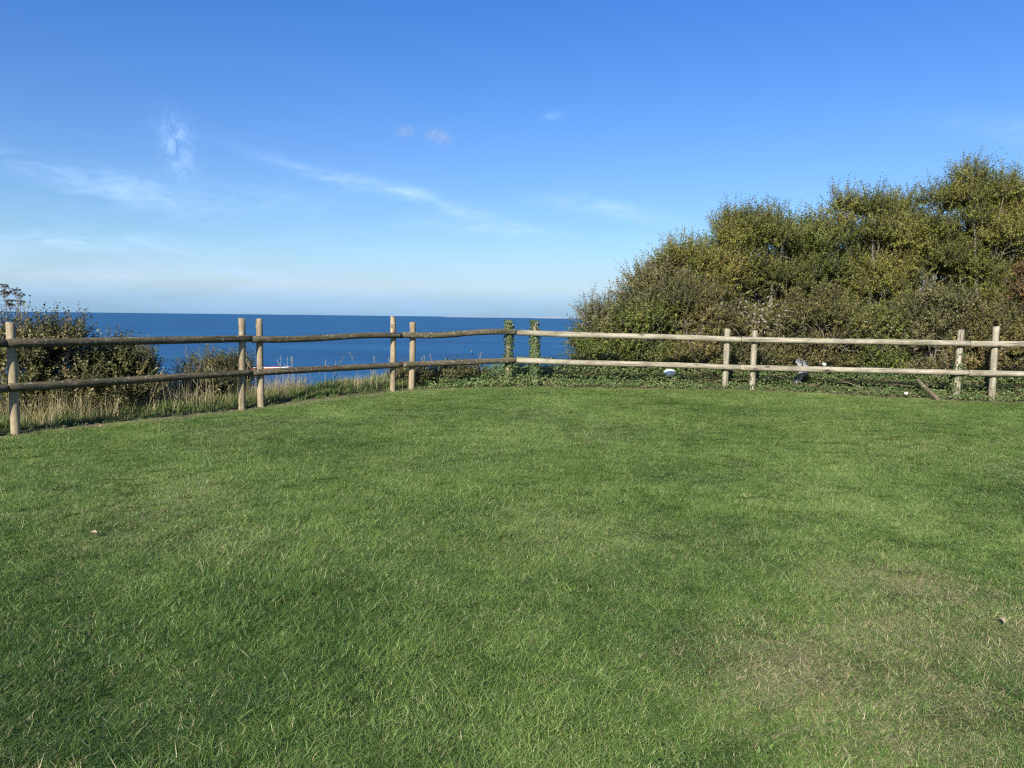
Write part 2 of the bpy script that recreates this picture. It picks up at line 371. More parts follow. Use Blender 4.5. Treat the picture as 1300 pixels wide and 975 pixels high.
# ------------------------------------------------------------------ fence
def pole_mesh(name, length, r0, r1, seed, sides=18, rings=14, bend=0.0, cham=0.008, cut=0.0):
    """round pole along local Z from 0 to length, a little uneven, ends chamfered"""
    r = np.random.default_rng(seed)
    zs = np.concatenate([[0, cham], np.linspace(cham, length-cham, rings)[1:-1], [length-cham, length]])
    ang = np.arange(sides)*2*math.pi/sides; k = len(zs); u = zs/length
    rr = (r0+(r1-r0)*u)[:, None]*(1+0.035*np.sin(ang*2+r.uniform(0, 6))[None]+0.02*np.sin(ang*3+u[:, None]*5+r.uniform(0, 6))+0.02*r.normal(size=(k, 1))*np.ones((1, sides)))
    rr[0] *= 0.86; rr[-1] *= 0.86
    ox = bend*np.sin(u*math.pi) + 0.002*r.normal(size=k)*np.sin(u*math.pi); oy = 0.6*bend*np.sin(u*math.pi*2)
    v = np.stack([rr*np.cos(ang)+ox[:, None], rr*np.sin(ang)+oy[:, None], np.broadcast_to(zs[:, None], rr.shape).copy()], -1)
    v[-2:, :, 2] += cut*np.cos(ang+r.uniform(0, 6))*r0
    i = np.arange(k-1)[:, None]*sides; j = np.arange(sides)[None]; jn = (j+1) % sides
    q = np.stack([i+j, i+jn, i+sides+jn, i+sides+j], -1).reshape(-1, 4)
    vv = np.vstack([v.reshape(-1, 3), v[0].mean(0), v[-1].mean(0)]); c0 = k*sides
    j = np.arange(sides); jn = (j+1) % sides
    tri = np.vstack([np.stack([jn, j, np.full(sides, c0)], -1), np.stack([(k-1)*sides+j, (k-1)*sides+jn, np.full(sides, c0+1)], -1)])
    return mesh_np(name, vv, [tri, q], None, True)
def pole(name, p0, p1, r0, r1, mat, parent, seed, **kw):
    p0 = Vector(p0); p1 = Vector(p1); L = (p1-p0).length
    o = obj(name, pole_mesh(name, L, r0, r1, seed, **kw), mat, parent)
    o.rotation_mode = 'QUATERNION'; o.rotation_quaternion = (p1-p0).to_track_quat('Z', 'Y')
    o.location = p0 - (parent.location if parent else Vector((0, 0, 0)))
    return o
RAIL_GAP = 0.48
sea_fence = empty('rail_fence', (-3.66, 11.05, 0.26))
tag(sea_fence, 'dark weathered two-rail wooden fence beside the dry grass above the sea', 'fence', 'rail fences round the lawn')
hedge_fence = empty('rail_fence', (3.89, 13.42, 0.36))
tag(hedge_fence, 'pale two-rail wooden fence in front of the tall leafy bushes', 'fence', 'rail fences round the lawn')
for k in range(len(J)-1):
    a3 = np.array(J[k]); b3 = np.array(J[k+1]); left = k < 5
    e = (b3-a3)/np.linalg.norm(b3-a3); gap = 0.004
    for lvl in range(2):
        dz = np.array([0, 0, -RAIL_GAP*lvl])
        dz = dz + np.array([0, 0, rng.normal()*0.004])
        r = 0.048+rng.normal()*0.0015
        mat = M_WOOD_OLD if left else M_WOOD_PALE
        pole('rail', a3+dz+e*gap, b3+dz-e*gap, r*1.03, r*0.97, mat, sea_fence if left else hedge_fence, 100+k*2+lvl, bend=rng.normal()*0.012, rings=26)
# posts: top and foot positions
POSTS = [((-5.445, 8.556, 1.472), (-5.437, 8.556, 0.24), .045), ((-3.758, 10.961, 1.528), (-3.776, 10.961, 0.257), .046), ((-3.595, 11.19, 1.524), (-3.582, 11.19, 0.261), .046),
         ((-1.929, 12.732, 1.575), (-1.93, 12.732, 0.363), .047), ((-1.637, 12.932, 1.487), (-1.652, 12.932, 0.344), .048), ((-0.059, 13.566, 1.512), (-0.068, 13.60, 0.398), .047),
         ((0.389, 13.614, 1.503), (0.383, 13.614, 0.399), .048), ((3.677, 13.503, 1.428), (3.66, 13.503, 0.367), .051), ((4.13, 13.469, 1.404), (4.122, 13.469, 0.331), .050),
         ((7.435, 13.09, 1.461), (7.395, 13.074, 0.286), .053), ((7.954, 12.995, 1.529), (7.945, 12.995, 0.296), .053),
         ((-5.70, 8.21, 1.47), (-5.69, 8.21, 0.22), .046), ((-7.25, 5.90, 1.46), (-7.25, 5.9, 0.15), .046), ((-7.50, 5.5, 1.47), (-7.5, 5.5, 0.13), .046), ((11.0, 12.56, 1.46), (11.0, 12.56, .26), .05), ((11.45, 12.49, 1.45), (11.45, 12.49, .26), .05)]
for i, (tp, ft, r) in enumerate(POSTS):
    left = tp[0] < 0.1
    ft = np.array(ft); tp = np.array(tp); low = ft + (ft-tp)/np.linalg.norm(ft-tp)*0.35
    pole('post', low, tp, r*1.05, r*0.98, M_WOOD_POST if left else M_WOOD_PALE, sea_fence if left else hedge_fence, 300+i, bend=rng.normal()*0.006, cut=0.12)

# ------------------------------------------------------------------ leaf builders
def leaf_geo(P, D, Nn, L, Wd, tint, fold=0.25, wide=0.45):
    """diamond leaves: two triangles folded on the midrib"""
    D = unit(D); S = unit(np.cross(D, Nn)); Nn = np.cross(S, D)
    L = L[:, None]; Wd = Wd[:, None]
    mid = P + D*L*wide
    v = np.stack([P, mid+S*Wd*0.5+Nn*Wd*fold, P+D*L - Nn*L*0.08, mid-S*Wd*0.5+Nn*Wd*fold], 1).reshape(-1, 3)
    i = np.arange(len(P))*4
    f = np.vstack([np.stack([i, i+1, i+2], -1), np.stack([i, i+2, i+3], -1)])
    return v, f, np.repeat(tint, 4)
def ivy_geo(P, D, Nn, L, tint):
    """broad pointed leaves with side lobes, cupped a little"""
    D = unit(D); S = unit(np.cross(D, Nn)); Nn = np.cross(S, D); L = L[:, None]
    v = np.stack([P, P+D*L*0.12+S*L*0.46+Nn*L*0.05, P+D*L*0.52+S*L*0.27, P+D*L-Nn*L*0.10, P+D*L*0.52-S*L*0.27, P+D*L*0.12-S*L*0.46+Nn*L*0.05], 1).reshape(-1, 3)
    i = np.arange(len(P))*6
    f = np.vstack([np.stack([i, i+1, i+2, i+3], -1), np.stack([i, i+3, i+4, i+5], -1)])
    return v, f, np.repeat(tint, 6)

def sprays(mb_leaf, mb_twig, p0, d, length, K, leaf_l, leaf_w, tint, r, twig_r=0.004, bend_up=0.15, spread=0.85, two_d=True):
    """leafy twigs: p0 (S,3) start, d (S,3) direction, length (S,)"""
    S = len(p0)
    if S == 0: return
    side = unit(np.cross(d, rand_dirs(S, r)))
    bend = (side*r.normal(size=(S, 1))*0.22 + np.array([0, 0, bend_up])*r.uniform(-0.4, 1.2, (S, 1)))*length[:, None]
    t = (np.arange(K)+0.6)/K
    tt = np.clip(t[None]+r.uniform(-.4, .4, (S, K))/K, 0.05, 1.0)[..., None]
    P = p0[:, None]+d[:, None]*length[:, None, None]*tt+bend[:, None]*tt**2
    T = unit(d[:, None]*length[:, None, None]+2*bend[:, None]*tt)
    ph = (np.arange(K)*2.4)[None]+r.uniform(0, 6.3, (S, 1))+r.normal(size=(S, K))*0.5
    A = unit(np.cross(T, side[:, None]+0.01)); B = np.cross(T, A)
    out = A*np.cos(ph)[..., None]+B*np.sin(ph)[..., None]
    D = unit(T*(1.0-0.55*spread)+out*spread+r.normal(size=(S, K, 3))*0.22)
    Nn = unit(T*0.7-out*0.3+np.array([0, 0, 0.6])+r.normal(size=(S, K, 3))*0.35)
    L = leaf_l*r.uniform(0.65, 1.2, (S, K))*(1.05-0.35*tt[..., 0]); Wd = leaf_w*r.uniform(0.7, 1.2, (S, K))
    tn = np.clip(tint[:, None]+r.normal(size=(S, K))*0.12, 0, 1)
    v, f, a = leaf_geo(P.reshape(-1, 3), D.reshape(-1, 3), Nn.reshape(-1, 3), L.ravel(), Wd.ravel(), tn.ravel())
    mb_leaf.add(v, f, a)
    # twig: three sided sliver with a middle joint
    s0 = unit(np.cross(d, [0.3, 0.2, 1])); s1 = np.cross(unit(d), s0)
    pm = p0+d*length[:, None]*0.5+bend*0.25; pe = p0+d*length[:, None]+bend
    rw = twig_r
    ring = lambda p, q: np.stack([p+s0*q, p-s0*q*0.5+s1*q*0.87, p-s0*q*0.5-s1*q*0.87], 1)
    vv = np.concatenate([ring(p0, rw), ring(pm, rw*0.7), pe[:, None]], 1).reshape(-1, 3)
    i = np.arange(S)[:, None]*7; j = np.arange(3)[None]; jn = (j+1) % 3
    q4 = np.stack([i+j, i+jn, i+3+jn, i+3+j], -1).reshape(-1, 4); q3 = np.stack([i+3+j, i+3+jn, i+6+0*j], -1).reshape(-1, 3)
    mb_twig.add(vv, [q4, q3], 0.5)

def bush(name, base, top, rx, ry, label, cat, group, mat, seed, n_lobes=18, per=70, K=15, leaf=(0.06, 0.018), spray=0.42, lobe_r=(0.30, 0.62), skirt=0.12, shoots=0.16, trunk_r=0.05, tint=(0.2, 0.8), bark=None, lean=(0, 0), dead=0.0, ring=0):
    """shrub or small tree: stems fork from the base to foliage clumps; leafy twigs fill each clump"""
    r = np.random.default_rng(seed)
    x0, y0, z0 = base; H = top-z0
    root = empty(name, base); tag(root, label, cat, group)
    # clumps inside a dome
    cs = []
    tries = 0
    while len(cs) < n_lobes and tries < 4000:
        tries += 1
        lr = r.uniform(*lobe_r)*r.uniform(0.7, 1.15)
        z = r.uniform(min(lr*0.45, 0.3*H), max(H-lr*0.9, 0.35*H)); hz = z/H
        w = 1.0 if hz < 0.5 else math.sqrt(max(1-((hz-0.5)/0.56)**2, 0.05))
        if hz < 0.15: w *= 0.9
        an = r.uniform(0, 2*math.pi); q = math.sqrt(r.uniform(0.05, 1.0))
        c = np.array([math.cos(an)*max(rx-lr*0.6, 0.1)*w*q, math.sin(an)*max(ry-lr*0.6, 0.1)*w*q, z])
        c[0] += lean[0]*hz; c[1] += lean[1]*hz
        if all(np.linalg.norm(c-o[0]) > 0.55*min(lr, o[1]) for o in cs): cs.append((c, lr))
    for k_ in range(int(ring)):  # clumps that reach the ground
        lr = lobe_r[0]*r.uniform(0.9, 1.4); an = math.pi+math.pi*(k_+r.random())/max(ring, 1)
        cs.append((np.array([math.cos(an)*rx*r.uniform(0.5, 1.0), math.sin(an)*ry*r.uniform(0.5, 1.0), lr*r.uniform(0.3, 0.8)]), lr))
    for k_ in range(2):      # the top is always carried by clumps
        lr = np.mean(lobe_r)*(0.8-0.2*k_); cs.append((np.array([lean[0]+r.normal()*rx*0.25, lean[1]+r.normal()*ry*0.2, H-lr*(0.9+0.6*k_)]), lr))
    tw = MB(); lf = MB(); st = MB()
    nst = max(3, n_lobes//5)
    roots = np.stack([r.normal(size=nst)*rx*0.16, r.normal(size=nst)*ry*0.16, np.full(nst, -0.08)], -1)
    for ci, (c, lr) in enumerate(cs):
        s = roots[np.argmin(np.linalg.norm(roots[:, :2]-c[:2]*0.35, axis=1)+r.uniform(0, 0.1, nst))]
        n = 9; t = np.linspace(0, 1, n)[:, None]
        mid = s*0.55+c*0.45+np.array([0, 0, 0.18*H])*(0.3+0.7*r.random())+r.normal(size=3)*0.08
        pth = (1-t)**2*s+2*t*(1-t)*mid+t**2*c+r.normal(size=(n, 3))*0.018*np.sin(t*math.pi)
        rd = trunk_r*r.uniform(0.55, 1.0)*(1-t[:, 0])**0.8+0.007
        st.tube(pth, rd, 6)
        nb = 6
        for _ in range(nb):
            dd = unit(r.normal(size=3)+np.array([0, 0, 0.5])); ln = lr*r.uniform(0.6, 1.0)
            k = r.integers(5, n); p = pth[k]
            tb = np.linspace(0, 1, 5)[:, None]
            st.tube(p+dd*ln*tb+np.array([0, 0, 0.12*ln])*tb**2+r.normal(size=(5, 3))*0.012*tb, 0.010*(1-tb[:, 0])+0.003, 4)
        S = int(per*(lr/0.5)**2)
        o = rand_dirs(S, r); o[:, 2] = np.where(o[:, 2] < -0.2, -o[:, 2]*0.6, o[:, 2]); o = unit(o)
        p0 = c+o*lr*r.uniform(0.15, 0.75, (S, 1))
        d = unit(o*0.75+np.array([0, 0, 0.55])+r.normal(size=(S, 3))*0.32)
        ln = spray*r.uniform(0.6, 1.15, S)
        lobe_t = r.uniform(*tint); tn = np.clip(lobe_t+r.normal(size=S)*0.10, 0, 1)
        sprays(lf, tw, p0, d, ln, K, leaf[0], leaf[1], tn, r)
        ns = r.poisson(S*shoots) if c[2] > 0.45*H else 0
        if ns:
            o = rand_dirs(ns, r); o[:, 2] = abs(o[:, 2])+0.3; o = unit(o)
            p0 = c+o*lr*0.7; d = unit(o*0.3+np.array([0, 0, 1.0])+r.normal(size=(ns, 3))*0.28)
            sprays(lf, tw, p0, d, spray*r.uniform(0.9, 1.5, ns), K, leaf[0]*0.9, leaf[1], np.clip(tn[:1]+r.normal(size=ns)*0.15, 0, 1), r, bend_up=0.05)
        if dead:
            nd = int(S*dead); o = rand_dirs(nd, r); p0 = c+o*lr*0.6; d = unit(o*0.6+np.array([0, 0, 0.4])+r.normal(size=(nd, 3))*0.5)
            tb = np.linspace(0, 1, 4)[:, None]
            for q in range(nd): st.tube(p0[q]+d[q]*spray*1.3*tb+r.normal(size=(4, 3))*0.03*tb, 0.005*(1-tb[:, 0])+0.0015, 3)
    st_o = obj('trunk', st.mesh('trunk', True), bark or M_BARK, root)
    cr = obj('crown', lf.mesh('crown'), mat, root); cr['kind'] = 'stuff'
    obj('twigs', tw.mesh('twigs'), bark or M_BARK, cr)['kind'] = 'stuff'
    return root

# ------------------------------------------------------------------ bushes on the right
M_L_OLIVE = leaf_mat('olive_leaves', [(0.0, (0.053, 0.067, 0.016)), (0.35, (0.139, 0.162, 0.029)), (0.65, (0.224, 0.236, 0.043)), (0.85, (0.297, 0.267, 0.063)), (1.0, (0.330, 0.246, 0.091))], 0.42, 0.5)
M_L_GREEN = leaf_mat('green_leaves', [(0.0, (0.045, 0.067, 0.016)), (0.4, (0.112, 0.153, 0.029)), (0.8, (0.198, 0.231, 0.045)), (1.0, (0.290, 0.260, 0.080))], 0.40, 0.5)
M_L_BROWN = leaf_mat('turning_leaves', [(0.0, (0.053, 0.055, 0.018)), (0.35, (0.117, 0.122, 0.031)), (0.65, (0.191, 0.179, 0.052)), (0.88, (0.264, 0.195, 0.073)), (1.0, (0.356, 0.260, 0.125))], 0.38, 0.55)
M_L_RUST = leaf_mat('rust_leaves', [(0.0, (0.073, 0.049, 0.021)), (0.45, (0.178, 0.106, 0.039)), (0.75, (0.244, 0.162, 0.051)), (1.0, (0.224, 0.214, 0.057))], 0.38, 0.55)
M_L_GREY = leaf_mat('greyish_leaves', [(0.0, (0.058, 0.065, 0.025)), (0.4, (0.139, 0.146, 0.052)), (0.75, (0.231, 0.214, 0.080)), (1.0, (0.356, 0.292, 0.159))], 0.38, 0.5)
M_L_DARK = leaf_mat('dark_leaves', [(0.0, (0.034, 0.044, 0.014)), (0.45, (0.092, 0.104, 0.027)), (0.8, (0.165, 0.153, 0.048)), (1.0, (0.264, 0.195, 0.085))], 0.28, 0.42, spec=0.45)

TALL = 'tall bushes behind the pale fence'; LOW = 'low bushes along the pale fence'
def at_ground(x, y): return (x, y, float(ground_z(np.array([x]), np.array([y]))[0]))
TREES = [ # x, y, top, rx, ry, material, label
    (2.05, 15.3, 2.15, 0.75, 0.8, M_L_GREY, 'sparse grey-brown bush at the seaward end of the tall hedge', dict(n_lobes=26, per=72, shoots=0.16, spray=0.38, lobe_r=(0.25, 0.42))),
    (2.95, 15.7, 2.75, 0.85, 0.9, M_L_GREY, 'grey-tipped bush with upright shoots next to the seaward end of the hedge', dict(n_lobes=29, per=108, shoots=0.12)),
    (3.75, 16.2, 3.30, 0.85, 0.9, M_L_OLIVE, 'yellowish olive bush rising between the grey-tipped and round-topped ones', dict(n_lobes=33, per=111, shoots=0.05, dead=0.05)),
    (5.00, 16.7, 4.12, 1.05, 1.0, M_L_OLIVE, 'round-topped olive green bush with small top leaves above the fence joint', dict(n_lobes=44, per=126)),
    (6.35, 17.1, 4.12, 0.85, 0.9, M_L_GREEN, 'narrow greener bush standing in a dip of the hedge top', dict(n_lobes=37, per=115)),
    (7.60, 16.9, 4.55, 0.95, 1.0, M_L_OLIVE, 'broad olive bush with dark hollows between its branches', dict(n_lobes=41, per=118, dead=0.06)),
    (8.75, 17.2, 4.75, 0.90, 1.0, M_L_OLIVE, 'feathery olive bush leaning beside the tallest bush', dict(n_lobes=41, per=118)),
    (9.85, 17.0, 5.15, 1.05, 1.0, M_L_OLIVE, 'tallest olive green bush of the hedge with spiky top shoots', dict(n_lobes=47, per=122, shoots=0.10)),
    (11.3, 17.2, 5.0, 1.0, 1.0, M_L_GREEN, 'dense green bush past the tallest bush of the hedge', dict(n_lobes=44, per=115)),
    (13.0, 17.2, 4.9, 1.2, 1.0, M_L_OLIVE, 'olive bush at the inland end of the hedge', dict(n_lobes=20, per=108)),
]
for i, (x, y, top, rx, ry, mt, lb, kw) in enumerate(TREES):
    bush('tall_bush', at_ground(x, y), top-[0.2, 0.1, 0.15, 0.32, 0.35, 0.32, 0.38, 0.3, 0.35, 0.3][i], rx*1.18, ry*1.1, lb, 'bush', TALL, mt, 500+i, **{**dict(leaf=(0.074, 0.023), spray=0.40, trunk_r=0.06, K=16), **kw})
LOWS = [
    (1.75, 14.75, 1.45, 0.55, 0.45, M_L_GREEN, 'small dark green bush where the hedge meets the sea view'),
    (2.60, 14.75, 1.75, 0.65, 0.50, M_L_GREEN, 'low green bush above the white litter on the ivy bank'),
    (3.55, 14.75, 1.85, 0.65, 0.50, M_L_BROWN, 'brownish low bush behind the close pair of fence posts'),
    (4.60, 14.75, 1.90, 0.70, 0.50, M_L_GREY, 'greyish low bush tangled with pale seed heads'),
    (5.65, 14.70, 1.90, 0.70, 0.50, M_L_BROWN, 'brown and green low bush above the hanging grey bag'),
    (6.75, 14.60, 1.85, 0.70, 0.50, M_L_GREEN, 'leafy green low bush above the leaning stake'),
    (7.75, 14.40, 1.80, 0.65, 0.50, M_L_GREY, 'faded twiggy low bush behind the leaning ivy-clad post'),
    (8.75, 14.30, 1.95, 0.70, 0.50, M_L_BROWN, 'russet-tinged low bush past the newest yellow post'),
    (10.05, 15.10, 2.75, 0.50, 0.55, M_L_RUST, 'rust-brown bush standing out against the green hedge'),
    (10.2, 14.10, 1.9, 0.8, 0.50, M_L_GREEN, 'green low bush in front of the rust-brown bush'),
]
for i, (x, y, top, rx, ry, mt, lb) in enumerate(LOWS):
    top += [-0.15, 0.1, 0.35, -0.1, 0.25, 0.0, 0.4, -0.1, 0.0, 0.2, 0.0][i]; y += [0.0, 0.12, -0.1, 0.1, -0.08, 0.15, 0.0, -0.1, 0.0, 0.0, 0.1][i]
    bush('low_bush', at_ground(x, y), top, rx*1.3, ry*1.15, lb, 'bush', LOW, mt, 700+i, n_lobes=34, per=125, K=13, leaf=(0.058, 0.028), spray=0.28, lobe_r=(0.18, 0.42), skirt=0.12, shoots=0.14, trunk_r=0.022, dead=0.10, ring=11)

# ------------------------------------------------------------------ bushes and plants on the left
LEFT = 'bushes on the cliff edge'
LEFTB = [
    (-6.05, 10.25, 1.42, 0.85, 0.6, M_L_DARK, 'tallest dark leafy bush on the cliff edge behind the dark fence', dict(n_lobes=32, per=168, spray=0.30, shoots=0.14, leaf=(0.055, 0.028))),
    (-7.35, 9.6, 1.32, 0.7, 0.6, M_L_BROWN, 'brownish bush under the dead umbel stalks', dict(n_lobes=25, per=168, spray=0.30, leaf=(0.055, 0.028))),
    (-5.45, 10.75, 1.12, 0.6, 0.5, M_L_DARK, 'shorter dark bush sloping down beside the tallest cliff-edge bush', dict(n_lobes=22, per=168, spray=0.28, leaf=(0.055, 0.028))),
    (-5.95, 12.5, 0.98, 0.75, 0.6, M_L_BROWN, 'golden brown bramble mound on the slope below the fence', dict(n_lobes=22, per=168, spray=0.26, leaf=(0.05, 0.028), dead=0.1)),
    (-4.95, 13.4, 0.88, 0.75, 0.6, M_L_BROWN, 'reddish bramble mound on the slope nearer the ship', dict(n_lobes=22, per=168, spray=0.26, leaf=(0.05, 0.028), dead=0.15)),
    (-4.6, 12.0, 0.5, 0.5, 0.4, M_L_DARK, 'small dark bramble behind the pair of close posts', dict(n_lobes=14, per=150, spray=0.2, leaf=(0.045, 0.025))),
    (-1.0, 14.0, 0.70, 0.55, 0.35, M_L_GREY, 'low brown bramble by the dark fence near the ivy-clad posts', dict(n_lobes=16, per=138, spray=0.2, leaf=(0.045, 0.028), lobe_r=(0.15, 0.25))),
    (-1.75, 13.7, 0.66, 0.4, 0.3, M_L_GREY, 'low faded bramble behind the lone short dark post', dict(n_lobes=12, per=120, spray=0.18, leaf=(0.045, 0.028), lobe_r=(0.14, 0.22))),
]
for i, (x, y, top, rx, ry, mt, lb, kw) in enumerate(LEFTB):
    bush('bramble_bush' if i >= 3 else 'cliff_bush', at_ground(x, y), top, rx, ry, lb, 'bush', LEFT, mt, 800+i, **{**dict(K=12, lobe_r=(0.20, 0.38), skirt=0.1, trunk_r=0.02, ring=7, shoots=0.16), **kw})

M_STALK = plain_mat('dead_stalk', (0.10, 0.085, 0.055), (0.20, 0.165, 0.11), 30, 0.8)
M_UMBEL = plain_mat('dead_seed_head', (0.035, 0.030, 0.022), (0.10, 0.085, 0.06), 60, 0.9)
def umbel_plant(x, y, top, label, seed):
    r = np.random.default_rng(seed); b = at_ground(x, y); H = top-b[2]
    root = empty('umbel_plant', b); tag(root, label, 'plant', 'dead umbel plants on the cliff edge')
    n = 9; t = np.linspace(0, 1, n)[:, None]
    main = np.hstack([r.normal()*0.12*t**2, r.normal()*0.05*t**2, t*H])
    s = MB(); s.tube(main, np.linspace(0.008, 0.004, n), 6)
    heads = [main[-1]]
    for k in range(3):
        p = main[5+k % 3]; e = p+np.array([r.uniform(-.25, .25), r.uniform(-.1, .1), (H-p[2])*r.uniform(0.5, 0.95)])
        tb = np.linspace(0, 1, 5)[:, None]; s.tube(p+(e-p)*tb+np.array([0.05, 0, -0.05])*(tb*(1-tb)), np.linspace(0.005, 0.003, 5), 5); heads.append(e)
    obj('stalk', s.mesh('stalk', True), M_STALK, root)
    for h in heads:
        u = MB(); R = r.uniform(0.045, 0.075)
        for q in range(14):
            an = q*2.4; rr = R*math.sqrt((q+0.5)/14); e = h+np.array([rr*math.cos(an), rr*math.sin(an), 0.06+0.012*r.normal()])
            tb = np.linspace(0, 1, 3)[:, None]; u.tube(h+(e-h)*tb+np.array([0, 0, -0.02])*(tb*(1-tb)), 0.0016, 3)
            d = rand_dirs(9, r); d[:, 2] = abs(d[:, 2])*0.5; v, f, a = leaf_geo(np.tile(e, (9, 1)), d, rand_dirs(9, r), np.full(9, 0.02), np.full(9, 0.012), np.full(9, 0.5)); u.add(v, f, a)
        obj('seed_head', u.mesh('seed_head'), M_UMBEL, root)
for i, (x, y, tp, lb) in enumerate([(-6.38, 10.0, 1.84, 'tall dead umbel stalk in front of the brownish cliff bush'), (-6.15, 10.0, 1.80, 'bent dead umbel stalk rising above the tallest cliff bush'), (-6.72, 9.9, 1.88, 'dead umbel stalk with flat dark seed heads above the fence end')]):
    umbel_plant(x, y, tp, lb, 900+i)

# ------------------------------------------------------------------ ivy
M_IVY = leaf_mat('ivy_leaves', [(0.0, (0.032, 0.055, 0.018)), (0.35, (0.074, 0.117, 0.035)), (0.7, (0.128, 0.176, 0.055)), (0.9, (0.209, 0.215, 0.090)), (1.0, (0.270, 0.169, 0.090))], 0.2, 0.55, 0.3, 2.5, 0.3)
M_IVYSTEM = plain_mat('ivy_stem', (0.07, 0.055, 0.035), (0.14, 0.11, 0.075), 40, 0.9)
def ivy_post(tp, ft, pr, n, label, seed, lo=0.0, hi=1.0, fat=0.035, parts=True):
    r = np.random.default_rng(seed); tp = np.array(tp); ft = np.array(ft)
    root = empty('ivy_plant', ft); tag(root, label, 'ivy', 'ivy on the fence posts')
    H = tp[2]-ft[2]; lf = MB(); st = MB()
    ax = lambda t: (tp-ft)*t[:, None]
    for k in range(4):
        t = np.linspace(0, hi*r.uniform(0.8, 1.0), 26); an = r.uniform(0, 6.3)+t*r.uniform(2, 7)*r.choice([-1, 1])+0.3*np.sin(t*14+k)
        p = ax(t)+np.stack([np.cos(an), np.sin(an), 0*an], -1)*(pr+0.008); st.tube(p, np.linspace(0.008, 0.004, 26), 5)
    t = lo+(hi-lo)*r.random(n)**0.95*1.03; an = r.uniform(0, 6.3, n)
    kp = r.random(n) < 0.25+1.1*sstep(0.30, 0.55, vnoise(t*6+seed, np.cos(an)*1.2+seed, 5)); t = t[kp]; an = an[kp]; n = len(t)
    th = fat*(0.15+1.3*vnoise(t*7, an*0+seed % 13, 3)+0.6*vnoise(t*16, np.cos(an)*2, 4))
    rad = pr+0.008+th*r.random(n)
    o = np.stack([np.cos(an), np.sin(an), np.zeros(n)], -1)
    P = ax(t)+o*rad[:, None]
    D = unit(o*0.35+np.stack([-np.sin(an), np.cos(an), 0*an], -1)*r.normal(size=(n, 1))*0.7+np.array([0, 0, -0.55])+r.normal(size=(n, 3))*0.35)
    Nn = unit(o+np.array([0, 0, 0.45])+r.normal(size=(n, 3))*0.35)
    v, f, a = ivy_geo(P, D, Nn, r.uniform(0.018, 0.040, n), np.clip(0.42*r.random(n)+0.33*vnoise(t*9, an, 8), 0, 1)); lf.add(v, f, a)
    obj('stem', st.mesh('stem', True), M_IVYSTEM, root); obj('leaves', lf.mesh('leaves'), M_IVY, root)
ivy_post(POSTS[5][0], POSTS[5][1], 0.048, 1500, 'ivy smothering the corner post where the dark rails end', 41)
ivy_post(POSTS[6][0], POSTS[6][1], 0.05, 2100, 'thicker ivy wrapped round the post where the pale rails begin', 42, fat=0.055)
ivy_post(POSTS[9][0], POSTS[9][1], 0.055, 600, 'ivy climbing the lower half of the leaning post beside the yellow one', 43, hi=0.68, fat=0.03)

# ivy ground cover on the bank
r = np.random.default_rng(44); n = 85000
x = r.uniform(-1.5, 12.5, n); y = r.uniform(12.0, 15.2, n); d = fence_d(x, y)
front = -0.10-0.10*(vnoise(x*2.3, y*0, 2)) - 0.22*np.exp(-((x-0.3)/0.7)**2)
dens = sstep(front, front+0.12, d)*sstep(1.7, 1.0, d)*sstep(-1.7, -0.5, x)*(0.35+0.65*sstep(0.30, 0.5, fbmn(x*1.8, y*1.8, 31)))
dens = dens*(1-0.6*np.exp(-((x-0.5)**2/0.2+(d+0.2)**2/0.01)))*np.where(x > 3.0, 0.75, 1.0)
keep = r.random(n) < dens; x, y, d = x[keep], y[keep], d[keep]; n = len(x)
mound = 0.06+0.20*fbmn(x*2.2, y*2.2, 12)*sstep(-0.15, 0.35, d)+0.08*np.exp(-((x-0.25)/0.6)**2)
P = np.stack([x, y, ground_z(x, y)+0.01+mound*r.random(n)**0.5], -1)
D = unit(r.normal(size=(n, 3))*np.array([1, 1, 0.35])+np.array([0, -0.35, -0.15])); Nn = unit(np.array([-0.15, -0.75, 0.9])+r.normal(size=(n, 3))*0.42)
lf = MB(); v, f, a = ivy_geo(P, D, Nn, r.uniform(0.018, 0.042, n), np.clip(0.55*r.random(n)+0.4*fbmn(x*1.5, y*1.5, 77)+0.3*np.exp(-((x-0.4)**2/0.3+(d+0.1)**2/0.05))*r.random(n), 0, 1)); lf.add(v, f, a)
tag(obj('ivy_ground_cover', lf.mesh('ivy_ground_cover'), M_IVY), 'ivy carpeting the bank below the pale fence', 'ivy', kind='stuff')

# dead leaves and twigs under the hedge and along the dark fence
M_LITTER = leaf_mat('leaf_litter', [(0.0, (0.05, 0.035, 0.022)), (0.5, (0.13, 0.09, 0.055)), (1.0, (0.30, 0.235, 0.155))], 0.1, 0.8)
n = 14000; x = r.uniform(-7, 12, n); y = r.uniform(5.5, 14.6, n); d = fence_d(x, y)
dens = np.where(x > -0.7, sstep(-0.22, -0.1, d)*sstep(1.3, 0.7, d), np.exp(-((d+0.05)/0.14)**2)*0.8)
dens = np.maximum(dens, 0.9*np.exp(-((x-0.35)**2/0.35+(d+0.16)**2/0.02)))
keep = r.random(n) < dens; x, y = x[keep], y[keep]; n = len(x)
P = np.stack([x, y, ground_z(x, y)+r.uniform(0.008, 0.05, n)], -1)
lt = MB(); v, f, a = leaf_geo(P, r.normal(size=(n, 3))*np.array([1, 1, 0.25]), unit(np.array([0, 0, 1.0])+r.normal(size=(n, 3))*0.4), r.uniform(0.03, 0.06, n), r.uniform(0.015, 0.03, n), r.random(n)); lt.add(v, f, a)
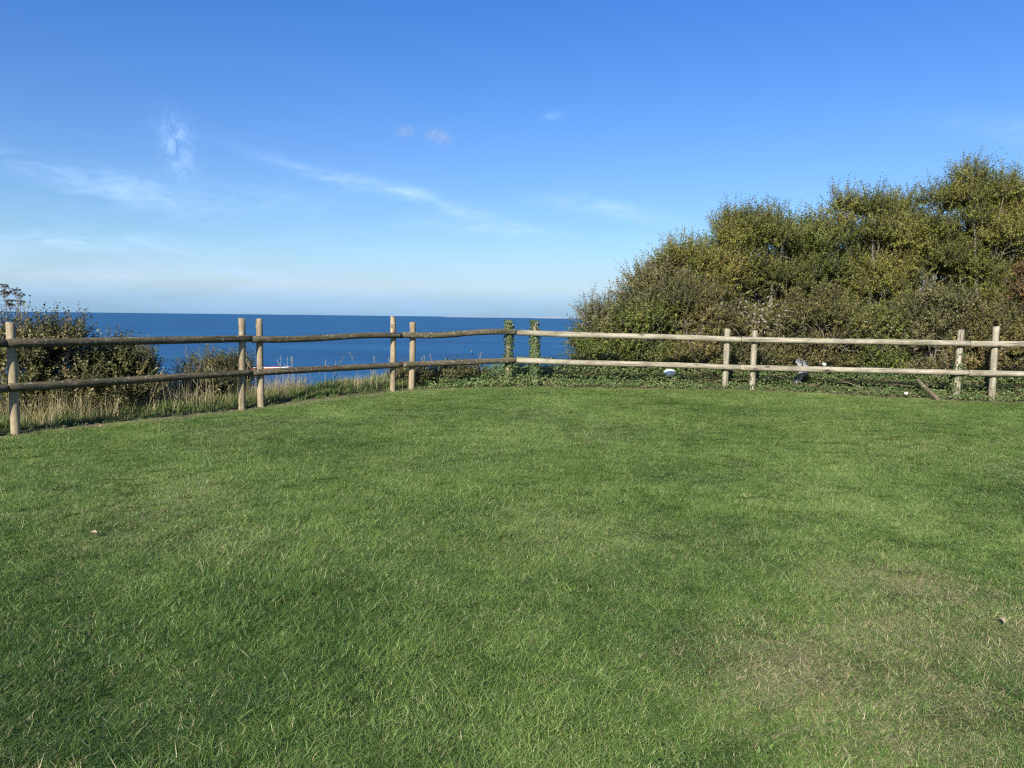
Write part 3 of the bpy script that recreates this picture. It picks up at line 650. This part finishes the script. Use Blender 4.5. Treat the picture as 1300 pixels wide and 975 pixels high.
for q in range(150):
    px = r.uniform(2.8, 9.5); py = np.interp(px, J[:, 0], J[:, 1])+r.uniform(0.02, 0.7); an = r.uniform(0, 6.3); L = r.uniform(0.15, 0.5)
    p0 = np.array([px, py, float(ground_z(np.array([px]), np.array([py]))[0])+r.uniform(0.02, 0.16)]); tb = np.linspace(0, 1, 5)[:, None]
    lt.tube(p0+np.array([math.cos(an), 0.5*math.sin(an), r.uniform(-.15, .5)])*L*tb+r.normal(size=(5, 3))*0.02*tb, np.linspace(0.006, 0.002, 5), 4, r.uniform(0.2, 1.0))
tag(obj('leaf_litter', lt.mesh('leaf_litter'), M_LITTER), 'dead brown leaves and twigs along the foot of the fences', 'leaf litter', kind='stuff')

# pale seed heads over the low bushes
M_FLUFF = leaf_mat('seed_fluff', [(0.0, (0.30, 0.28, 0.23)), (1.0, (0.62, 0.59, 0.52))], 0.35, 0.8)
root = empty('wild_clematis', at_ground(4.4, 14.35)); tag(root, 'climbing plant with pale fluffy seed heads over the greyish low bush', 'plant')
fl = MB(); st = MB(); o0 = np.array(root.location)
for q in range(95):
    c = np.array([4.25+r.normal()*0.34, 14.22+r.uniform(-0.05, 0.3), 1.72+r.normal()*0.17]) if q < 70 else np.array([r.uniform(3.3, 9.0), 14.15+r.uniform(-.05, .2), 1.45+r.normal()*0.2])
    m_ = 14; dd = rand_dirs(m_, r); v, f, a = leaf_geo(np.tile(c-o0, (m_, 1)), dd, rand_dirs(m_, r), np.full(m_, 0.026), np.full(m_, 0.010), r.random(m_)); fl.add(v, f, a)
for q in range(8):
    t = np.linspace(0, 1, 14)[:, None]; p1 = np.array([r.normal()*0.5, -0.1+r.normal()*0.06, 1.2+r.normal()*0.3])
    st.tube(p1*t+np.array([0.2*math.sin(q), 0.05, 0])*np.sin(t*math.pi)+r.normal(size=(14, 3))*0.012, np.linspace(0.007, 0.003, 14), 5)
obj('seed_head', fl.mesh('seed_head'), M_FLUFF, root); obj('stem', st.mesh('stem', True), M_IVYSTEM, root)

# ------------------------------------------------------------------ litter and stake by the pale fence
def crumple(name, loc, size, label, cat, mat, seed, amp=0.25, tilt=(0, 0, 0), group=None):
    r = np.random.default_rng(seed); nu, nv = 11, 8
    th = np.linspace(0, 2*math.pi, nu, endpoint=False); ph = np.linspace(0, math.pi, nv)
    d = np.stack([np.sin(ph)[:, None]*np.cos(th), np.sin(ph)[:, None]*np.sin(th), np.broadcast_to(np.cos(ph)[:, None], (nv, nu))], -1)
    K = r.normal(size=(9, 3))*3.2; ph0 = r.uniform(0, 6, 9)
    s = 1+amp*0.5*r.normal(size=(nv, nu))*np.sin(ph)[:, None]+amp*np.abs(np.sin(d@K.T+ph0)).mean(-1)*2-amp+amp*0.25*np.abs(np.sin(d@(K.T*2.7)+ph0)).mean(-1)
    v = d*s[..., None]*np.array(size)
    i = np.arange(nv-1)[:, None]*nu; j = np.arange(nu)[None]; jn = (j+1) % nu
    o = obj(name, mesh_np(name, v.reshape(-1, 3), np.stack([i+j, i+nu+j, i+nu+jn, i+jn], -1).reshape(-1, 4)), mat); o.location = loc; o.rotation_euler = tilt
    return tag(o, label, cat, group)
M_WHITE = plain_mat('white_plastic', (0.78, 0.78, 0.78), (0.84, 0.84, 0.83), 12, 0.4)
M_BAG = plain_mat('grey_plastic', (0.20, 0.20, 0.21), (0.40, 0.40, 0.41), 8, 0.35, 0.004, 0.15)
crumple('white_litter', (2.77, 13.80, 0.64), (0.088, 0.07, 0.06), 'white rounded piece of litter lying on the ivy bank', 'litter', M_WHITE, 5, 0.30)
# torn grey bag hanging from the bush: folded sheet
def bag(loc, w, h, label, seed):
    r = np.random.default_rng(seed); nu, nv = 15, 21; u = np.linspace(-1, 1, nu)[None]; t = np.linspace(0, 1, nv)[:, None]
    wd = w*(0.55+0.5*np.sin(t*2.6+0.4)+0.12*np.sin(t*9))*(1-0.35*t)
    x_ = u*wd+0.05*np.sin(t*5); y_ = 0.05*np.sin(u*5+t*7)+0.03*np.sin(u*11-t*13)+0.05*np.sin(t*9)-0.05*(1-u**2); z_ = -t*h+0.03*np.sin(u*6+t*4)
    def sheet(off): return np.stack([x_*(1-abs(off)*2), y_+off*(1-u**2)*2, z_+0*x_], -1).reshape(-1, 3)
    i = (np.arange(nv-1)[:, None]*nu+np.arange(nu-1)[None]).ravel(); q = np.stack([i, i+1, i+nu+1, i+nu], -1)
    mb = MB(); mb.add(sheet(0.0)+r.normal(size=(nu*nv, 3))*0.006, q); mb.add(sheet(0.045)+r.normal(size=(nu*nv, 3))*0.006, q)
    o = obj('plastic_bag', mb.mesh('plastic_bag', False), M_BAG); o.location = loc; return tag(o, label, 'bag')
bag((5.0, 13.62, 0.89), 0.10, 0.38, 'torn grey plastic bag hanging in the bush behind the lower pale rail', 6)
crumple('white_litter', (5.42, 13.66, 0.83), (0.034, 0.03, 0.022), 'small white scrap of litter just above the lower pale rail by the bag', 'litter', M_WHITE, 8, 0.3, (0.3, 0.5, 0.4))
crumple('white_litter', (6.56, 13.05, 0.40), (0.030, 0.025, 0.02), 'small white scrap of litter on the grass edge by the leaning stake', 'litter', M_WHITE, 9, 0.35, (0.1, 0.2, 0.4))
st_ = pole('leaning_stake', (6.97, 12.76, 0.30), (6.77, 13.12, 0.63), 0.036, 0.034, M_WOOD_OLD, None, 55, bend=0.008, cut=0.2)
tag(st_, 'short weathered stake leaning at the hedge foot by the ivy-clad post', 'stake')

# ------------------------------------------------------------------ ship on the sea
def ship():
    root = empty('cargo_ship', (-343, 1096, SEA_Z)); tag(root, 'small red-hulled ship with white upperworks out on the sea', 'ship'); root.rotation_euler = (0, 0, math.radians(16)); root.scale = (1.06, 1.06, 1.06)
    red = plain_mat('red_hull_paint', (0.40, 0.055, 0.035), (0.50, 0.09, 0.06), 0.3, 0.5); wh = plain_mat('ship_white', (0.74, 0.74, 0.72), (0.82, 0.82, 0.80), 0.4, 0.5)
    glass = plain_mat('ship_window', (0.02, 0.03, 0.04), (0.03, 0.04, 0.05), 1, 0.2); grey = plain_mat('mast_grey', (0.30, 0.32, 0.34), (0.38, 0.40, 0.42), 1, 0.6); grn = plain_mat('ship_green', (0.03, 0.16, 0.08), (0.05, 0.22, 0.12), 1, 0.6)
    def loft(L0, L1, half, z0, z1, bow):
        n = 15; t = np.linspace(0, 1, n); xx = L0+(L1-L0)*t
        w = half*np.minimum(1, (1-t)/bow+0.03)**0.6*np.minimum(1, t/0.08+0.7)
        sheer = 1.2*np.clip(t-0.75, 0, 1)**1.2*4*(z1 > 3)
        ring = np.stack([np.stack([xx-0.02*abs(L1)*(1-t)*0, -w, np.full(n, z0)], -1), np.stack([xx+1.5*t**4, -w*1.06, z1+sheer], -1), np.stack([xx+1.5*t**4, w*1.06, z1+sheer], -1), np.stack([xx, w, np.full(n, z0)], -1)], 1)
        v = ring.reshape(-1, 3); i = np.arange(n-1)[:, None]*4; j = np.arange(4)[None]; jn = (j+1) % 4
        q = np.stack([i+j, i+jn, i+4+jn, i+4+j], -1).reshape(-1, 4); q = np.vstack([q, [[3, 2, 1, 0]], [[4*n-4, 4*n-3, 4*n-2, 4*n-1]]]); return v, q
    def boxv(x0, x1, y0, y1, z0, z1):
        v = np.array([[a, b, c] for c in (z0, z1) for b in (y0, y1) for a in (x0, x1)], float)
        return v, np.array([[0, 2, 3, 1], [4, 5, 7, 6], [0, 1, 5, 4], [2, 6, 7, 3], [0, 4, 6, 2], [1, 3, 7, 5]])
    def part(name, geos, mat, par=root):
        mb = MB()
        for g_ in geos: mb.add(*g_)
        return obj(name, mb.mesh(name), mat, par)
    part('hull', [loft(-29, 30, 5.0, -1.5, 5.4, 0.3)], red)
    part('bulwark', [loft(-29.1, 30.1, 5.15, 5.45, 6.3, 0.3)], wh)
    part('hatch_cover', [boxv(-12, 4, -3.6, 3.6, 6.35, 7.0)], red); part('hatch_cover', [boxv(5.5, 20, -3.6, 3.6, 6.35, 7.0)], red)
    b = part('bridge', [boxv(-27, -17, -4.4, 4.4, 6.35, 9.2), boxv(-26, -18.5, -4.0, 4.0, 9.2, 11.8), boxv(-25, -19.2, -4.8, 4.8, 11.8, 13.8)], wh)
    for zz in (7.4, 10.2, 12.6):
        for q in range(5): part('window', [boxv(-26+q*1.7, -25+q*1.7, -4.47 if zz < 9 else (-4.07 if zz < 11 else -4.87), -4.3 if zz < 9 else (-3.9 if zz < 11 else -4.7), zz, zz+0.8)], glass, b)
    part('funnel', [boxv(-25, -22, -1.2, 1.2, 13.8, 17)], grn)
    for mx_, mh in ((-27.5, 19), (18.5, 22), (27.0, 20)):
        mb = MB(); mb.tube([(mx_, 0, 5), (mx_, 0, mh*0.6), (mx_, 0, mh)], [0.18, 0.13, 0.08], 6); mb.tube([(mx_-1.5, 0, mh*0.8), (mx_, 0, mh*0.8), (mx_+1.5, 0, mh*0.8)], 0.12, 6)
        obj('mast', mb.mesh('mast'), grey, root)
ship()

# ------------------------------------------------------------------ grass
def blades(mb, n, R, hmin, hmax, w, lean, bias, r, curl=0.6, seg=3):
    """n curved tapering blades on a disc of radius R"""
    q = np.sqrt(r.random(n))*R; an = r.uniform(0, 6.3, n); bx = q*np.cos(an); by = q*np.sin(an)
    h = r.uniform(hmin, hmax, n)*(0.75+0.5*r.random(n)); ww = w*r.uniform(0.6, 1.3, n)
    la = r.vonmises(0, bias, n) if bias > 0 else r.uniform(0, 6.3, n)
    ln = np.clip(r.normal(lean, 0.32, n), 0.05, 1.85)
    lx, ly = np.cos(la), np.sin(la); fa = la+math.pi/2+r.normal(size=n)*0.7; fx, fy = np.cos(fa), np.sin(fa)
    V = []
    cx = np.zeros(n); cz = np.zeros(n); a0 = ln*0.72
    for s in range(seg+1):
        t = s/seg; wid = ww*(1-t)**0.7*0.5 if s < seg else 0
        if s < seg:
            V.append(np.stack([bx+lx*cx-fx*wid, by+ly*cx-fy*wid, cz], -1)); V.append(np.stack([bx+lx*cx+fx*wid, by+ly*cx+fy*wid, cz], -1))
        else: V.append(np.stack([bx+lx*cx, by+ly*cx, cz], -1))
        aa = a0+curl*ln*(t+0.15); cx = cx+np.sin(aa)*h/seg; cz = np.maximum(cz+np.cos(aa)*h/seg, 0.002)
    V = np.stack(V, 1); k = V.shape[1]; i = np.arange(n)*k
    q4 = np.concatenate([np.stack([i+2*s, i+2*s+1, i+2*s+3, i+2*s+2], -1) for s in range(seg-1)]); q3 = np.stack([i+2*seg-2, i+2*seg-1, i+2*seg], -1)
    mb.add(V.reshape(-1, 3), [q4, q3], np.repeat(np.clip(r.normal(0.47, 0.19, n), 0, 1), k))
    return np.repeat(r.random(n), k)

def make_scatter(name, pts, rot, scl, var, protos, extra):
    """one object whose geometry nodes set a tuft on every point"""
    coll = bpy.data.collections.new(name+'_tufts')
    for i, me in enumerate(protos):
        o = bpy.data.objects.new('%s_tuft_%02d' % (name, i), me); coll.objects.link(o)
    me = mesh_np(name, pts, [], {'rot': rot, 'scl': scl, 'var': var, **extra}); o = obj(name, me)
    gt = bpy.data.node_groups.new(name, 'GeometryNodeTree')
    gt.interface.new_socket('Geometry', in_out='INPUT', socket_type='NodeSocketGeometry'); gt.interface.new_socket('Geometry', in_out='OUTPUT', socket_type='NodeSocketGeometry')
    nn = gt.nodes; gi = nn.new('NodeGroupInput'); go = nn.new('NodeGroupOutput')
    ci = nn.new('GeometryNodeCollectionInfo'); ci.inputs['Collection'].default_value = coll; ci.inputs['Separate Children'].default_value = True; ci.inputs['Reset Children'].default_value = True
    ip = nn.new('GeometryNodeInstanceOnPoints'); ip.inputs['Pick Instance'].default_value = True
    def na(k, t):
        a_ = nn.new('GeometryNodeInputNamedAttribute'); a_.data_type = t; a_.inputs['Name'].default_value = k; return a_.outputs['Attribute']
    e2r = nn.new('FunctionNodeEulerToRotation'); gt.links.new(na('rot', 'FLOAT_VECTOR'), e2r.inputs[0])
    f2i = nn.new('FunctionNodeFloatToInt'); gt.links.new(na('var', 'FLOAT'), f2i.inputs[0])
    m2p = nn.new('GeometryNodeMeshToPoints')
    gt.links.new(gi.outputs[0], m2p.inputs[0]); gt.links.new(m2p.outputs[0], ip.inputs['Points']); gt.links.new(ci.outputs[0], ip.inputs['Instance'])
    gt.links.new(f2i.outputs[0], ip.inputs['Instance Index']); gt.links.new(e2r.outputs[0], ip.inputs['Rotation']); gt.links.new(na('scl', 'FLOAT_VECTOR'), ip.inputs['Scale'])
    gt.links.new(ip.outputs[0], go.inputs[0])
    md = o.modifiers.new('tufts', 'NODES'); md.node_group = gt
    return o
def proto(name, mat, specs, seed):
    r = np.random.default_rng(seed); mb = MB(); dry = []
    for s in specs: dry.append(blades(mb, r=r, **s))
    me = mesh_np(name, np.concatenate(mb.v), [np.concatenate(mb.f[3]), np.concatenate(mb.f[4])], {'tint': np.concatenate(mb.a), 'dry': np.concatenate(dry)}); me.materials.append(mat)
    return me

# mown lawn
r = np.random.default_rng(60)
lawn_protos = [proto('lawn_patch', M_LAWN, [dict(n=460, R=0.20, hmin=0.016, hmax=0.040, w=0.0030, lean=1.0, bias=0.0, curl=0.6), dict(n=440, R=0.20, hmin=0.035, hmax=0.080, w=0.0030, lean=1.65, bias=0.35, curl=0.25)], 61+i) for i in range(10)]
n = 9500; yy = r.uniform(-1.5, 14.2, 60000); xx = r.uniform(-14, 14, 60000)
ok = (np.abs(xx) < 0.80*np.maximum(yy, 0)+2.6) & (yy > 0.6); xx, yy = xx[ok], yy[ok]; d = fence_d(xx, yy)
ok = d < -0.12+0.12*(vnoise(xx*2, yy*2, 4)-0.5); xx, yy, d = xx[ok], yy[ok], d[ok]
worn = np.zeros(len(xx))
for wx, wy, wr in [(1.2, 3.3, 0.42), (1.95, 3.7, 0.40), (1.75, 3.0, 0.30), (2.6, 3.5, 0.45), (1.5, 2.7, 0.25), (2.2, 4.3, 0.4)]:
    worn = np.maximum(worn, np.exp(-((xx-wx)**2+(yy-wy)**2)/wr**2))
worn = np.clip(worn*1.1*(0.4+1.2*fbmn(xx*3, yy*3, 51)), 0, 1)
worn = np.maximum(worn, 0.22*sstep(0.56, 0.75, fbmn(xx*0.55, yy*0.55, 52)))
worn = np.maximum(worn, 0.6*np.exp(-((d+0.15)/0.12)**2))
keep = r.random(len(xx)) < (1-0.22*worn); xx, yy, worn, d = xx[keep], yy[keep], worn[keep], d[keep]
n = min(len(xx), 13500); xx, yy, worn, d = xx[:n], yy[:n], worn[:n], d[:n]
print('lawn patches', n)
flow = 6.3*fbmn(xx*0.45, yy*0.45, 53)*2+r.normal(size=n)*0.9
hs = 0.55+0.7*fbmn(xx*0.9, yy*0.9, 54)**1.3; lush_shade = sstep(0.5, -2.2, xx+0.15*(yy-2.5))*sstep(6.5, 2.5, yy); lush_shade = np.clip(lush_shade*(0.6+0.8*fbmn(xx*0.8, yy*0.8, 58)), 0, 1); hs = hs*(1-0.35*worn)*(1+0.35*lush_shade)  # near left: taller grass, with its self-shadowing also painted as darker blades
make_lawn = make_scatter('lawn_grass', np.stack([xx, yy, ground_z(xx, yy)-0.002], -1), np.stack([r.normal(size=n)*0.05, r.normal(size=n)*0.05, flow], -1),
    np.stack([r.uniform(0.85, 1.15, n), r.uniform(0.85, 1.15, n), hs*r.uniform(0.8, 1.2, n)], -1), r.integers(0, 10, n)+0.1, lawn_protos, {'worn': worn, 'lush_shade': lush_shade})
tag(make_lawn, 'short mown green grass of the lawn with worn straw-coloured patches', 'grass', kind='stuff')

# small broad-leaved weeds in the turf
M_WEED = leaf_mat('weed_leaves', [(0.0, (0.06, 0.12, 0.03)), (0.5, (0.11, 0.19, 0.05)), (1.0, (0.18, 0.25, 0.08))], 0.2, 0.5)
def rosette(seed):
    q = np.random.default_rng(seed); mb = MB(); m_ = 26
    an = q.uniform(0, 6.3, m_); rr = np.sqrt(q.random(m_))*0.07
    P = np.stack([rr*np.cos(an), rr*np.sin(an), q.uniform(0.012, 0.03, m_)], -1); D = np.stack([np.cos(an), np.sin(an), q.normal(size=m_)*0.15], -1)+q.normal(size=(m_, 3))*0.3
    v, f, a = ivy_geo(P, D, unit(np.array([0, 0, 1.0])+q.normal(size=(m_, 3))*0.25), q.uniform(0.006, 0.013, m_), q.random(m_)); mb.add(v, f, a)
    me = mb.mesh('weed'); me.materials.append(M_WEED); return me
r = np.random.default_rng(66); xx = r.uniform(-9, 9, 9000); yy = r.uniform(1.5, 12.5, 9000)
ok = (np.abs(xx) < 0.8*yy+2) & (fence_d(xx, yy) < -0.4) & (r.random(9000) < 0.22*sstep(0.5, 0.68, fbmn(xx*1.1, yy*1.1, 71))+0.03); xx, yy = xx[ok], yy[ok]; n = len(xx); sc = r.uniform(0.7, 1.4, n)
wd = make_scatter('lawn_weeds', np.stack([xx, yy, ground_z(xx, yy)], -1), np.stack([0*xx, 0*xx, r.uniform(0, 6.3, n)], -1), np.stack([sc, sc, sc*0.9], -1), r.integers(0, 5, n)+0.1, [rosette(670+i) for i in range(5)], {})
tag(wd, 'small broad-leaved weeds growing in the mown lawn', 'weeds', kind='stuff')

# rough verge along the dark fence and the hedge foot
verge_protos = [proto('verge_tuft', M_VERGE, [dict(n=90, R=0.10, hmin=0.05, hmax=0.14, w=0.0055, lean=0.6, bias=0.4, curl=0.8)], 81+i) for i in range(6)]
xx = r.uniform(-12, 12, 40000); yy = r.uniform(2, 15.5, 40000); d = fence_d(xx, yy)
den = sstep(-0.16, 0.02, d)*sstep(1.9, 1.2, d)*np.where(xx < -0.3, 1.0, 0.10)*(0.25+0.75*sstep(0.35, 0.55, fbmn(xx*2, yy*2, 33)))*np.where(d < 0.18, 0.22, 1.0)
keep = r.random(len(xx)) < den*0.85; xx, yy, d = xx[keep], yy[keep], d[keep]; n = len(xx)
print('verge tufts', n)
sc = r.uniform(0.55, 1.2, n)*(0.6+0.7*sstep(0.0, 0.6, d))
vg = make_scatter('verge_grass', np.stack([xx, yy, ground_z(xx, yy)-0.004], -1), np.stack([r.normal(size=n)*0.08, r.normal(size=n)*0.08, r.uniform(0, 6.3, n)], -1),
    np.stack([sc, sc, sc*r.uniform(0.8, 1.25, n)], -1), r.integers(0, 6, n)+0.1, verge_protos, {'worn': 0.3*r.random(n), 'lush_shade': 0.3*r.random(n)})
tag(vg, 'rough longer grass on the verge along the dark fence', 'grass', kind='stuff')

# tall dry grass beyond the dark fence
M_DRY = leaf_mat('dry_grass', [(0.0, (0.13, 0.12, 0.055)), (0.4, (0.26, 0.22, 0.115)), (0.8, (0.40, 0.34, 0.20)), (1.0, (0.50, 0.44, 0.29))], 0.3, 0.6)
r = np.random.default_rng(90); dg = MB()
cand = np.stack([r.uniform(-8.5, -0.2, 4200), r.uniform(5, 14.8, 4200)], -1); d = fence_d(cand[:, 0], cand[:, 1])
w_ = sstep(0.35, 0.7, d)*sstep(2.6, 1.7, d)*np.where(cand[:, 0] < -2.2, 1.0, 0.35)*sstep(0.32, 0.55, fbmn(cand[:, 0]*1.3, cand[:, 1]*1.3, 63))
cand = cand[r.random(4200) < w_*0.9]
for x_, y_ in cand:
    z_ = float(ground_z(np.array([x_]), np.array([y_]))[0]); t = MB(); h = r.uniform(0.18, 0.42)*(1.2 if x_ < -3.2 else 0.75)
    blades(t, int(r.integers(12, 26)), 0.09, h*0.5, h, 0.006, 0.38, 0.3, r, 0.7, 3)
    v = np.concatenate(t.v)+np.array([x_, y_, z_]); dg.add(v, [np.concatenate(t.f[3]), np.concatenate(t.f[4])], np.clip(np.concatenate(t.a)+0.1, 0, 1))
# a few single flowering stems
for q in range(46):
    x_ = r.uniform(-6, -0.3); y_ = np.interp(x_, J[:, 0], J[:, 1])+r.uniform(0.5, 1.5); z_ = float(ground_z(np.array([x_]), np.array([y_]))[0]); h = r.uniform(0.3, 0.62); tb = np.linspace(0, 1, 6)[:, None]
    e = np.array([r.normal()*0.10, r.normal()*0.06, h]); pth = np.array([x_, y_, z_])+e*tb+np.array([0.10*r.normal(), 0, 0])*tb**2
    dg.tube(pth, np.linspace(0.003, 0.0018, 6), 3, r.uniform(0.4, 1)); m_ = 16
    pp = pth[-1]-(pth[-1]-pth[-2])*r.uniform(0, 1, (m_, 1)); v, f, a = leaf_geo(pp, unit(np.array([0, 0, 1.0])+r.normal(size=(m_, 3))*0.45), rand_dirs(m_, r), np.full(m_, 0.03), np.full(m_, 0.006), r.uniform(0.4, 1, m_)); dg.add(v, f, a)
tag(obj('dry_grass', dg.mesh('dry_grass'), M_DRY), 'tall straw-coloured dry grass beyond the dark fence', 'grass', kind='stuff')

# fallen leaves on the lawn
M_FALL = plain_mat('fallen_leaf', (0.22, 0.16, 0.09), (0.42, 0.34, 0.22), 60, 0.7)
for i, (x_, y_, L, lb) in enumerate([(-2.71, 4.97, 0.05, 'curled pale fallen leaf on the lawn nearer the dark fence'), (2.41, 3.72, 0.055, 'dry fallen leaf on the lawn by the worn patches'), (-1.19, 9.9, 0.045, 'tiny pale fallen leaf on the lawn short of the dark fence')]):
    nu = 9; t = np.linspace(0, 1, nu); wv = np.sin(t*math.pi)**0.8*0.33*L
    cz = 0.25*L*np.sin(t*2.4); vl = np.stack([t*L, -wv, cz+wv*0.5], -1); vm = np.stack([t*L, 0*t, cz], -1); vr = np.stack([t*L, wv, cz+wv*0.5], -1)
    k = np.arange(nu-1); q = np.vstack([np.stack([k, k+1, k+nu+1, k+nu], -1), np.stack([k+nu, k+nu+1, k+2*nu+1, k+2*nu], -1)])
    o = obj('fallen_leaf', mesh_np('fallen_leaf', np.vstack([vl, vm, vr]), q, None, True), M_FALL); gz_ = at_ground(x_, y_)
    o.location = (x_, y_, gz_[2]+0.035); o.rotation_euler = (0.2, 0.1, i*1.7); tag(o, lb, 'leaf', 'fallen leaves on the lawn')
